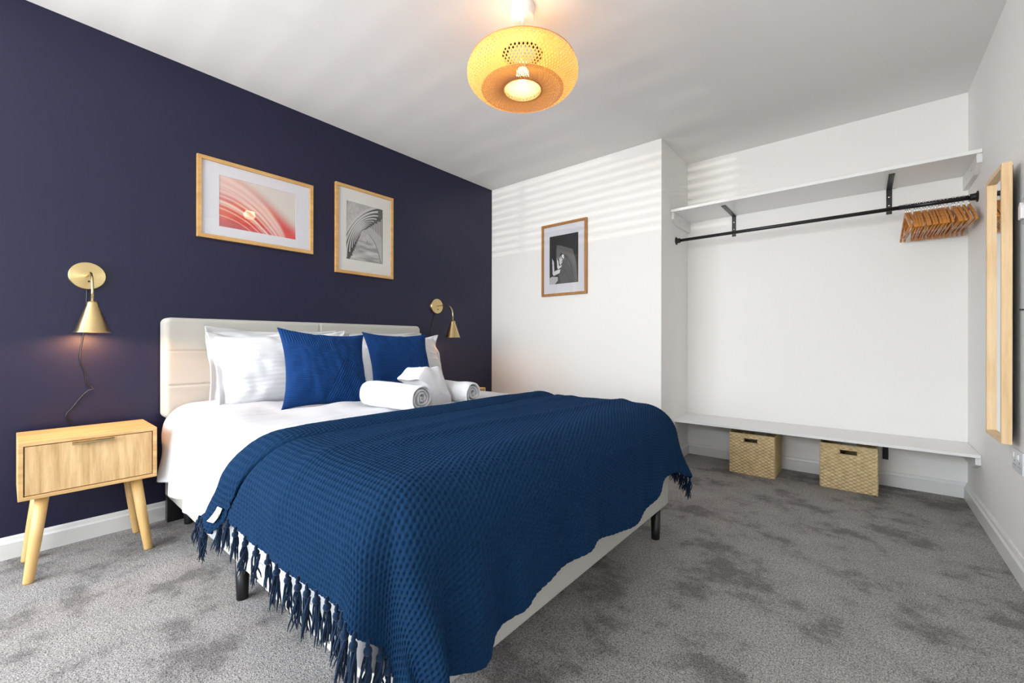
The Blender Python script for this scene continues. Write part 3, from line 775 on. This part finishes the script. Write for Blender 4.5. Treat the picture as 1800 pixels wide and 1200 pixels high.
# ---- duvet
nX, nY = 420, 460
Xc, Yc = np.meshgrid(np.linspace(0.115, 2.25, nX), np.linspace(RYa-0.395, RYb+0.36, nY), indexing='ij')
hemv = 0.030*vnoise(Xc*4, Xc*0+1.5, 3)
Yc2 = np.where(Yc < RYa, RYa - (RYa-Yc)*(1+hemv/0.395*1.2), Yc)
P, Nn = drape(Xc, Yc2, 0.0, 0.02, 0.010, 0.7, 0.026)
P[..., 2] += 0.006*vnoise(Xc*9+Yc2*4, Yc2*6-Xc*3, 51)*sstep(1.3, 1.1, Xc) + .003*vnoise(Xc*22, Yc2*9+Xc*8, 52)*sstep(1.3, 1.1, Xc)
P -= Nn*(0.014*sstep(1.36, 1.44, Xc)[..., None])      # pressed down under the throw
# long soft folds running down the near side
side = sstep(0.0, 0.12, RYa-Yc2)
P[..., 1] -= side*0.010*(np.sin(Xc*23+Yc2*6)+0.8*vnoise(Xc*16+Yc2*5, Yc2*2, 31))*sstep(2.0, 1.6, Xc)
# raised, slightly bellied head end
P[..., 1] += 0.040*sstep(0.95, 0.1, Xc)*sstep(RYa+.25, RYa, Yc2)
du = grid('duvet', P, M_cotton, None, True)
tag(du, 'plain white duvet spread over the bed, hanging down its near side', 'duvet')
s = du.modifiers.new('thick', 'SOLIDIFY'); s.thickness = 0.016; s.offset = -1

# ---- navy throw
X0T, X1T = 1.338, 2.385
Y0T, Y1T = RYa-0.298, RYb+0.285
nX, nY = 520, 900
sU = np.linspace(0, 1, nX); tV = np.linspace(0, 1, nY)
Sx, Ty = np.meshgrid(X0T + sU*(X1T-X0T), Y0T + tV*(Y1T-Y0T), indexing='ij')
def throw_surface(Sx, Ty, texture=True, lift=0.0):
    # cloth is pulled askew: the folded top edge drifts to the head where it hangs on the near side
    over = np.clip(RYa+0.03-Ty, 0, 1); over2 = np.clip(Ty-RYb+.03, 0, 1)
    w0 = sstep(1.80, 1.34, Sx)
    Xw = Sx - w0*(2.9*over**2.05) - w0*0.25*over2 + 0.018*np.sin((Ty-0.9)*4.2)*w0
    strip = sstep(1.493, 1.463, Sx)
    Yw = Ty - strip*0.065*sstep(0.05, 0.29, over)
    # hem of the foot end wanders
    fx = sstep(1.95, 2.385, Sx)
    Xw = Xw + fx*(0.045*np.exp(-((Ty-0.47)/0.27)**8) - 0.020*np.exp(-((Ty-0.85)/0.10)**2) + 0.018*np.sin(Ty*9.0+1.0) - 0.045*sstep(1.55, 1.9, Ty))
    # thickness profile: rolled double strip, sharp crease, then single layer
    q = np.clip((Sx-X0T)/0.145, 0, 1)
    roll = np.where(q < 1, 0.022*np.sin(np.clip(q, 0, 1)*PI)**0.45*(1-0.15*q)+.004, 0.0)
    main = 0.011*sstep(1.485, 1.513, Sx) + 0.004
    off = np.maximum(roll, main) + 0.004*vnoise(Sx*7, Ty*5, 41) + 0.003
    off = off + 0.003 - 0.003*np.exp(-((Sx-1.487)/0.006)**2)
    # a few soft long ridges lying across the bed
    top = sstep(0.0, 0.1, np.minimum(RXb-Sx, 1))
    off = off + 0.008*np.exp(-((Sx-1.80-0.10*(Ty-1.2))/0.03)**2)*sstep(0.5, .8, Ty) + 0.006*np.exp(-((Sx-1.64+0.06*(Ty-1.2))/0.03)**2)
    if texture:
        v_ = Ty/0.0135; row = np.floor(v_); u_ = Sx/0.0125 + 0.5*(row % 2)
        dv_ = v_-row-0.5; du_ = u_-np.floor(u_)-0.5
        pit = np.exp(-((du_+0.40*dv_)/0.24)**2 - (dv_/0.34)**2)      # slanting hollows between the raised yarns
        off = off - 0.0050*pit*(1-0.8*np.exp(-((Sx-1.487)/0.012)**2)) + 0.0009*vnoise(Sx*220, Ty*220, 5)
    P, n = drape(Xw, Yw, off+lift, 0.06, 0.008, 0.0, 0.006)
    drop = sstep(0.16, 0.40, Xw-RXb)                                   # deep soft flutes near the close corner, shallow ones further along
    P[..., 0] += drop*(0.024*np.cos(2*PI*(Ty-0.665)/0.175)*sstep(.30, .42, Ty)*sstep(.86, .72, Ty)
                       + 0.007*np.sin(Ty*34)*sstep(1.35, 1.6, Ty)*sstep(2.0, 1.85, Ty)) + 0.010*drop
    far = sstep(0.05, 0.38, Xw-RXb)*sstep(0.06, 0.28, Yw-RYb)          # the free far corner kicks outwards
    P[..., 1] += 0.075*far; P[..., 0] += 0.035*far; P[..., 2] += 0.045*far
    return P
P = throw_surface(Sx, Ty)
throw = grid('throw_blanket', P, M_throw, None, True)
tag(throw, 'navy blue knitted throw with tasselled ends draped over the foot of the bed', 'blanket')
s = throw.modifiers.new('thick', 'SOLIDIFY'); s.thickness = 0.004; s.offset = -1
# tassels
def tassel_mesh(seed):
    r_ = random.Random(seed); bm = bmesh.new()
    tube(bm, [(0, 0, .012), (r_.uniform(-.002, .002), 0, 0.002), (0, 0, -.006)], [.003, .0045, .004], 8)
    bmesh.ops.create_icosphere(bm, subdivisions=2, radius=0.0088, matrix=Matrix.Translation((0, 0, -.010)) @ Matrix.Diagonal((1, 1, 1.05, 1)))
    for k in range(13):
        a = r_.uniform(0, 2*PI); rr = r_.uniform(.001, .005); sp = r_.uniform(0.004, .015); ln = r_.uniform(.062, .088); w_ = r_.uniform(-.006, .006)
        pts = []
        for i in range(7):
            t_ = i/6; rad_ = rr+(sp-rr)*t_**1.1
            pts.append((rad_*math.cos(a)+w_*math.sin(t_*5+k), rad_*math.sin(a)+w_*math.cos(t_*4+k), -.014-ln*t_))
        tube(bm, pts, [.0020, .0021, .0021, .0021, .0020, .0017, .0009], 5)
    me = bpy.data.meshes.new('tassel'); bmesh.ops.recalc_face_normals(bm, faces=bm.faces); bm.to_mesh(me); bm.free()
    me.materials.append(M_tassel); me.polygons.foreach_set('use_smooth', [True]*len(me.polygons)); return me
TM = [tassel_mesh(k) for k in range(5)]
def tassels(Tedge, sgn):
    X = X0T+0.012; k = 0
    while X < X1T:
        for X_ in (X,):
            a = throw_surface(np.array([X_]), np.array([Tedge]), False)[0]; b = throw_surface(np.array([X_]), np.array([Tedge-sgn*0.02]), False)[0]
            o = bpy.data.objects.new('tassel', TM[k % 5]); COL.objects.link(o); o.parent = throw
            d = Vector(a-b).normalized(); dd = (d*0.35+Vector((0, 0, -1))).normalized()
            o.location = Vector(a)+Vector((0, 0, -.004)); q = Vector((0, 0, -1)).rotation_difference(dd)
            o.rotation_mode = 'QUATERNION'; o.rotation_quaternion = q @ Matrix.Rotation(k*2.4, 3, 'Z').to_quaternion()
            o.scale = (1, 1, random.uniform(.9, 1.12))
        X += 0.030 if X < 1.44 else 0.041; k += 1
tassels(Y0T, -1); tassels(Y1T, 1)
# sewn tape label
def on_throw(a, b, lift):
    """a along the strip (down), b across (towards the foot)"""
    return throw_surface(1.437 + b, RYa-0.205 - a, False, lift)
A_, B_ = np.meshgrid(np.linspace(0, .050, 14), np.linspace(-.011, .011, 8), indexing='ij')
tg_ = grid('label_tape', on_throw(A_, B_, 0.006), M_tag, throw, True)
tg_['label'] = 'small cream sewn tape'
s = tg_.modifiers.new('t', 'SOLIDIFY'); s.thickness = .0012
def ink(a0, a1, b0, b1):
    A2, B2 = np.meshgrid(np.linspace(a0, a1, 3), np.linspace(b0, b1, 3), indexing='ij')
    return on_throw(A2, B2, 0.0074)
o = None
bmI = bmesh.new()
for (a0, a1, b0, b1) in ((.016, .017, -.007, .001), (.016, .0165, -.007, -.006), (.020, .021, -.007, .001), (.0165, .020, -.004, -.0028),
                         (.016, .017, .003, .009), (.017, .026, .0075, .009)):
    Q = ink(a0, a1, b0, b1); vv = [[bmI.verts.new(Q[i, j]) for j in range(3)] for i in range(3)]
    for i in range(2):
        for j in range(2): bmI.faces.new((vv[i][j], vv[i+1][j], vv[i+1][j+1], vv[i][j+1]))
ik = from_bm('stitched_lettering', bmI, M_ink, tg_)

# ================================================================== pillows and cushions
def pillow_obj(name, wd, ht, th, M, m, k_in=0.05, flange=0.0, n=120, disp=None, seed=0, wr=0.006, ex=0.42, corner=0.0):
    u = np.linspace(-1, 1, n); U, V = np.meshgrid(u, u, indexing='ij')
    ub = np.clip(U/(1-flange), -1, 1); vb = np.clip(V/(1-flange), -1, 1)
    prof = np.clip((1-ub**2)*(1-vb**2), 0, 1)**ex
    x = wd/2*U*(1-k_in*(1-V**2)); y = ht/2*V*(1-k_in*(1-U**2))
    # corners drawn out to points
    cor = (np.abs(U)*np.abs(V))**6; x = x*(1+corner*cor); y = y*(1+corner*cor)
    rim = sstep(1-flange*1.2-.02, 1, np.maximum(np.abs(U), np.abs(V))) if flange > 0 else 0
    wz = rim*0.036*(vnoise(U*3+seed, V*3, 12+seed)*2) if flange > 0 else 0
    wrk = wr*(vnoise(U*4+seed, V*4, 1+seed)+.6*vnoise(U*9+V*2, V*4+seed, 2+seed))*prof**.5*2
    rad = wr*0.9*np.sin((np.arctan2(V, U)*9+seed)+vnoise(U*3, V*3, seed)*5)*sstep(.45, .95, np.hypot(ub, vb))*prof**.4
    out = []
    for sgn in (1, -1):
        z = sgn*(th/2*prof + 0.002) + wz + (wrk+rad if sgn > 0 else -wrk*0.3)
        if disp is not None and sgn > 0: z = z + disp(x, y, U, V)*sstep(0, .03, prof)
        out.append(np.stack([x, y, z], -1))
    F, Bk = out; Bk[0] = F[0]; Bk[-1] = F[-1]; Bk[:, 0] = F[:, 0]; Bk[:, -1] = F[:, -1]
    o = grid(name, F, m, None, True)
    bm = bmesh.new(); bm.from_mesh(o.data)
    idx = np.arange(n*n).reshape(n, n); vs = [bm.verts.new(c) for c in Bk.reshape(-1, 3)]
    for i in range(n-1):
        for j in range(n-1):
            bm.faces.new((vs[idx[i, j]], vs[idx[i, j+1]], vs[idx[i+1, j+1]], vs[idx[i+1, j]]))
    bmesh.ops.remove_doubles(bm, verts=bm.verts, dist=1e-5)
    for f in bm.faces: f.smooth = True
    bm.to_mesh(o.data); bm.free(); o.matrix_world = M
    return o
def stand(cx, cy, cz, lean, yaw=0, roll=0):
    """width along room +y, up leaning back to the headboard, face to +x"""
    base = Matrix(((0, 0, 1), (1, 0, 0), (0, 1, 0))).to_4x4()   # local x->y, y->z, z->x
    return Matrix.Translation((cx, cy, cz)) @ Matrix.Rotation(yaw, 4, 'Z') @ Matrix.Rotation(-lean, 4, 'Y') @ Matrix.Rotation(roll, 4, 'X') @ base
D = math.radians
def satin(x, y, U, V): return 0.0006*np.sign(np.sin(y*2*PI/0.022))
o = pillow_obj('pillow', .70, .43, .13, stand(.170, 1.02, .775, D(12), 0, D(-1)), M_satin, .03, .09, 110, None, 3, corner=.03)
tag(o, 'white pillow upright against the headboard, at the back on the left side', 'pillow')
o = pillow_obj('pillow', .69, .41, .22, stand(.355, 1.00, .775, D(22), D(-3), D(1)), M_satin, .03, .085, 130, satin, 8, corner=.04)
tag(o, 'plump white pillow standing in front on the left side, behind the left blue cushion', 'pillow')
o = pillow_obj('pillow', .70, .42, .13, stand(.170, 1.755, .775, D(12), 0, D(1)), M_satin, .03, .09, 110, None, 15, corner=.03)
tag(o, 'white pillow upright against the headboard, at the back on the right side', 'pillow')
o = pillow_obj('pillow', .70, .41, .20, stand(.350, 1.765, .770, D(22), D(3), D(-1)), M_satin, .03, .085, 110, satin, 22, corner=.04)
tag(o, 'white pillow in front on the right side, behind the right blue cushion', 'pillow')
def cord(lines):
    def f(x, y, U, V):
        # four patches of ribs running different ways
        p1 = (y > 0.10-0.28*(x+.10)) & (x < 0.055+0.1*(y-.1))
        p2 = (x >= 0.055+0.1*(y-.1)) & (y > 0.02-0.55*(x-.1))
        p4 = (x > 0.03+0.45*(y+.05)) & ~p2
        a1 = x*1.0+y*0.15; a2 = y*0.8+x*0.55; a3 = y*1.0+x*0.12; a4 = x*0.86-y*0.42
        a = np.where(p1, a1, np.where(p2, a2, np.where(p4, a4, a3)))
        return 0.0036*np.abs(np.sin(a*PI/0.0105+0.3*vnoise(x*30, y*30, 3)))**0.7 - .001
    return f
o = pillow_obj('scatter_cushion', .425, .425, .15, stand(.700, 1.046, .784, .50, -.118, -.083), M_velvet, .115, 0, 300, cord(0), 31, .004, .50, .03)
tag(o, 'royal blue ribbed square cushion, the left of the two, nearer the viewer', 'cushion')
o = pillow_obj('scatter_cushion', .415, .415, .14, stand(.571, 1.585, .788, .50, -.20, -.027), M_velvet, .115, 0, 300, cord(0), 44, .004, .50, .03)
tag(o, 'royal blue ribbed square cushion, the right one, behind the towels', 'cushion')

# ================================================================== towels
def rolled_towel(label, x0, x1, yc, r, zb, yaw=0.0, seed=0, squash=0.95):
    """spiral roll, its axis along x"""
    turns = 3.3; n = 210; th_ = r/ (turns+0.35)
    tt = np.linspace(0, 1, n); ang = tt*turns*2*PI
    rad = th_*0.35 + (r-th_*0.35-th_*.5)*tt
    # crumple the inner turns
    rad = rad*(1+0.10*(1-tt)*np.sin(3*ang/2+seed)+0.05*(1-tt)*np.sin(ang*2.3))
    cy_ = rad*np.cos(ang+2.2+seed)*1.04; cz_ = rad*np.sin(ang+2.2+seed)*squash
    tx = np.gradient(cy_); tz = np.gradient(cz_); ln = np.hypot(tx, tz); nxx, nzz = tz/ln, -tx/ln
    h_ = th_*0.37*np.ones(n)
    prof = []
    for i in range(n): prof.append((cy_[i]+nxx[i]*h_[i], cz_[i]+nzz[i]*h_[i]))
    capn = 6
    for k in range(1, capn): a = k/capn*PI; prof.append((cy_[-1]+(nxx[-1]*math.cos(a)+tx[-1]/ln[-1]*math.sin(a))*h_[-1], cz_[-1]+(nzz[-1]*math.cos(a)+tz[-1]/ln[-1]*math.sin(a))*h_[-1]))
    for i in range(n-1, -1, -1): prof.append((cy_[i]-nxx[i]*h_[i], cz_[i]-nzz[i]*h_[i]))
    prof = np.array(prof); m = len(prof)
    nx_ = 40; L_ = x1-x0; xs = np.linspace(0, 1, nx_)
    # rounded ends: strip edges pull in at both ends
    cen = np.concatenate([np.stack([cy_, cz_], -1), np.repeat([[cy_[-1], cz_[-1]]], capn-1, 0), np.stack([cy_, cz_], -1)[::-1]])
    P = np.zeros((m, nx_+2, 3))
    for j, s_ in enumerate(np.concatenate([[0], xs, [1]])):
        e = min(s_, 1-s_)*L_; f = 1.0 if e > 0.012 else math.sqrt(max(0, 1-(1-e/0.012)**2))
        if j in (0, nx_+1): f = 0.02
        pp = cen + (prof-cen)*max(f, .02)
        loose = 1 + 0.03*math.sin(s_*5+seed)
        xx = -L_/2+s_*L_ + 0.010*vnoise(pp[:, 0]*25+seed, pp[:, 1]*25+(s_ > .5)*9, 3)*(abs(s_-.5)*2)**4
        P[:, j, 0] = xx; P[:, j, 1] = pp[:, 0]*loose; P[:, j, 2] = pp[:, 1]*loose
    P[..., 1] += .004*vnoise(P[..., 0]*20+seed, P[..., 2]*20, 4); P[..., 2] += .005*vnoise(P[..., 0]*16+seed, P[..., 1]*20, 6)
    # sits flat
    P[..., 2] = np.maximum(P[..., 2], -r*0.86)
    o = grid('rolled_towel', P, M_towel, None, True, wrap=True)
    o.location = ((x0+x1)/2, yc, zb + r*0.86); o.rotation_euler = (0, 0, yaw)
    return tag(o, label, 'towel')
rolled_towel('white rolled towel lying on the duvet, left of the folded towel', 0.985, 1.358, 1.125, 0.068, 0.622, D(3), 0.0)
rolled_towel('white rolled towel lying on the duvet, right of the folded towel', 1.030, 1.365, 1.425, 0.064, 0.622, D(3), 1.1)
# folded towel: soft wedge with a shoulder, propped between the rolls
ctl = np.array([(1.248, .620), (1.238, .690), (1.215, .738), (1.186, .752), (1.214, .776), (1.246, .801), (1.285, .797), (1.322, .801), (1.340, .760), (1.352, .695), (1.362, .622), (1.290, .616)])
nC = len(ctl); pts_ = []
for i_ in range(nC):
    p0, p1, p2, p3 = ctl[i_-1], ctl[i_], ctl[(i_+1) % nC], ctl[(i_+2) % nC]
    for s_ in range(9):
        u = s_/9; pts_.append(0.5*((2*p1)+(p2-p0)*u+(2*p0-5*p1+4*p2-p3)*u*u+(3*p1-p0-3*p2+p3)*u**3))
pts_ = np.array(pts_); cen_ = np.array([1.290, .690]); n2 = 64
P = np.zeros((len(pts_), n2, 3))
for j_ in range(n2):
    t_ = j_/(n2-1); x_ = 1.085 + 0.215*t_; e = min(t_, 1-t_)*0.215
    f = 1.0 if e > .022 else math.sqrt(max(0.0004, 1-(1-e/.022)**2))
    q_ = cen_ + (pts_-cen_)*f; lean = -0.05*np.clip((q_[:, 1]-.66)/.14, 0, 1)*t_
    P[:, j_, 0] = x_ + lean + 0.012*math.sin(t_*PI)*0; P[:, j_, 1] = q_[:, 0]; P[:, j_, 2] = q_[:, 1] - 0.010*(1-t_)
P[..., 1] += .010*vnoise(P[..., 0]*14, P[..., 2]*20, 3); P[..., 2] += np.where(P[..., 2] > .64, .012*vnoise(P[..., 0]*16, P[..., 1]*24, 9), 0)
P -= np.array([1.2, 1.262, .615])
o = grid('folded_towel', P, M_towel, None, True, wrap=True); o.location = (1.2, 1.262, .618)
tag(o, 'white folded hand towel standing between the two rolled towels', 'towel')

# ================================================================== pendant
CX, CY, CZ = 1.637, 1.46, 2.103
pd = thing('pendant_light', 'round woven bamboo pendant lamp, lit, hanging from the ceiling on a white rose', 'lamp', (CX, CY, H))
bm = bmesh.new(); lathe(bm, [(0.052, 0), (0.054, -0.004), (0.052, -0.052), (0.049, -0.056), (0.006, -0.0565), (0.006, -0.066), (0.004, -0.070)], 48); from_bm('ceiling_rose', bm, M_plastic, pd, True)
bm = bmesh.new(); tube(bm, [(0, 0, -.06), (0, 0, -.26)], .0028, 10); from_bm('cord', bm, M_plastic, pd, True)
bm = bmesh.new(); tube(bm, [(0, 0, -.225), (0, 0, -.265)], .018, 20); from_bm('lamp_holder', bm, M_plastic, pd, True)
bm = bmesh.new(); lathe(bm, [(0.002, -.335), (0.018, -.330), (0.029, -.308), (0.027, -.290), (0.014, -.268)], 28); from_bm('bulb', bm, M_bulb, pd, True)
dz = CZ-H
# shade profile from top opening, over the rim, down to the bottom opening: (r, z)
prof = [(0.060, .082), (0.11, .082), (0.16, .074), (0.20, .060), (0.226, .040), (0.241, .015), (0.245, -.008), (0.238, -.034), (0.215, -.058),
        (0.18, -.074), (0.145, -.082), (0.108, -.080), (0.084, -.073)]
pr = np.array(prof); seg_ = np.r_[0, np.cumsum(np.hypot(*np.diff(pr, axis=0).T))]; seg_ /= seg_[-1]
def shade_pt(s, th_, off=0.0):
    r_ = np.interp(s, seg_, pr[:, 0]); z_ = np.interp(s, seg_, pr[:, 1])
    return np.stack([(r_+off)*np.cos(th_), (r_+off)*np.sin(th_), z_+dz], -1)
# smooth the profile
ss = np.linspace(0, 1, 80); rr_ = np.interp(ss, seg_, pr[:, 0]); zz2 = np.interp(ss, seg_, pr[:, 1])
ker = np.ones(7)/7; rs_ = np.r_[rr_[:3], np.convolve(rr_, ker, 'valid'), rr_[-3:]]; zs_ = np.r_[zz2[:3], np.convolve(zz2, ker, 'valid'), zz2[-3:]]
def weave(name, s0, s1, count, twist, wid, m, ns=46, lift=0.0):
    verts = []; faces = []
    s = np.linspace(s0, s1, ns)
    r_ = np.interp(s, ss, rs_); z_ = np.interp(s, ss, zs_)
    for fam, sg in ((0, 1), (1, -1)):
        for k in range(count):
            th0 = 2*PI*k/count
            th_ = th0 + sg*twist*(s-s0)/(s1-s0)
            # over-under
            ph = np.sin((s-s0)/(s1-s0)*count*twist/PI*2 + k*PI*fam)*0.0006
            hw_ = wid/2/np.maximum(r_, .05)
            off = lift + ph*sg + (0.0006 if fam else -0.0006)
            b = len(verts)
            for q in range(ns):
                for e in (-1, 1):
                    verts.append(((r_[q]+off[q])*math.cos(th_[q]+e*hw_[q]), (r_[q]+off[q])*math.sin(th_[q]+e*hw_[q]), z_[q]+dz))
            for q in range(ns-1): faces.append((b+2*q, b+2*q+1, b+2*q+3, b+2*q+2))
    me = bpy.data.meshes.new(name); me.from_pydata(verts, [], faces); me.update()
    return mesh_obj(name, me, m, pd, False)
weave('woven_shade', 0.0, 0.80, 92, 1.05, 0.0066, M_bamboo)
weave('woven_base', 0.77, 1.0, 60, 1.5, 0.0088, M_bamboo_d, 20, lift=0.0012)
bm = bmesh.new()
for (r_, z_, q_) in ((0.083, -.0735, .0028),): 
    tube(bm, [(r_*math.cos(a_), r_*math.sin(a_), z_+dz) for a_ in np.linspace(0, 2*PI, 61)], q_, 8)
from_bm('bottom_hoop', bm, M_bamboo_d, pd, True)
bm = bmesh.new(); tube(bm, [(.2285*math.cos(a_), .2285*math.sin(a_), .040+dz) for a_ in np.linspace(0, 2*PI, 97)], .0016, 6)
from_bm('seam_hoop', bm, M_bamboo_d, pd, True)
# inner woven tube that closes the bottom opening
verts = []; faces = []
for fam in (0, 1):
    for k in range(20):
        u = -0.080+0.0080*k
        lim = math.sqrt(max(0, .079**2-u*u))
        if lim < .01: continue
        a_ = 0.5 if fam else -0.5
        nn = 12; b = len(verts)
        for q in range(nn+1):
            v = -lim+2*lim*q/nn
            for e in (-.0022, .0022):
                X__ = (u+e)*math.cos(a_)-v*math.sin(a_); Y__ = (u+e)*math.sin(a_)+v*math.cos(a_)
                verts.append((X__, Y__, -.060+dz+0.0008*fam - 0.10*(X__*X__+Y__*Y__)))
        for q in range(nn): faces.append((b+2*q, b+2*q+1, b+2*q+3, b+2*q+2))
me = bpy.data.meshes.new('woven_diffuser'); me.from_pydata(verts, [], faces); me.update(); mesh_obj('woven_diffuser', me, M_bamboo_p, pd)
bpy.context.view_layer.update()
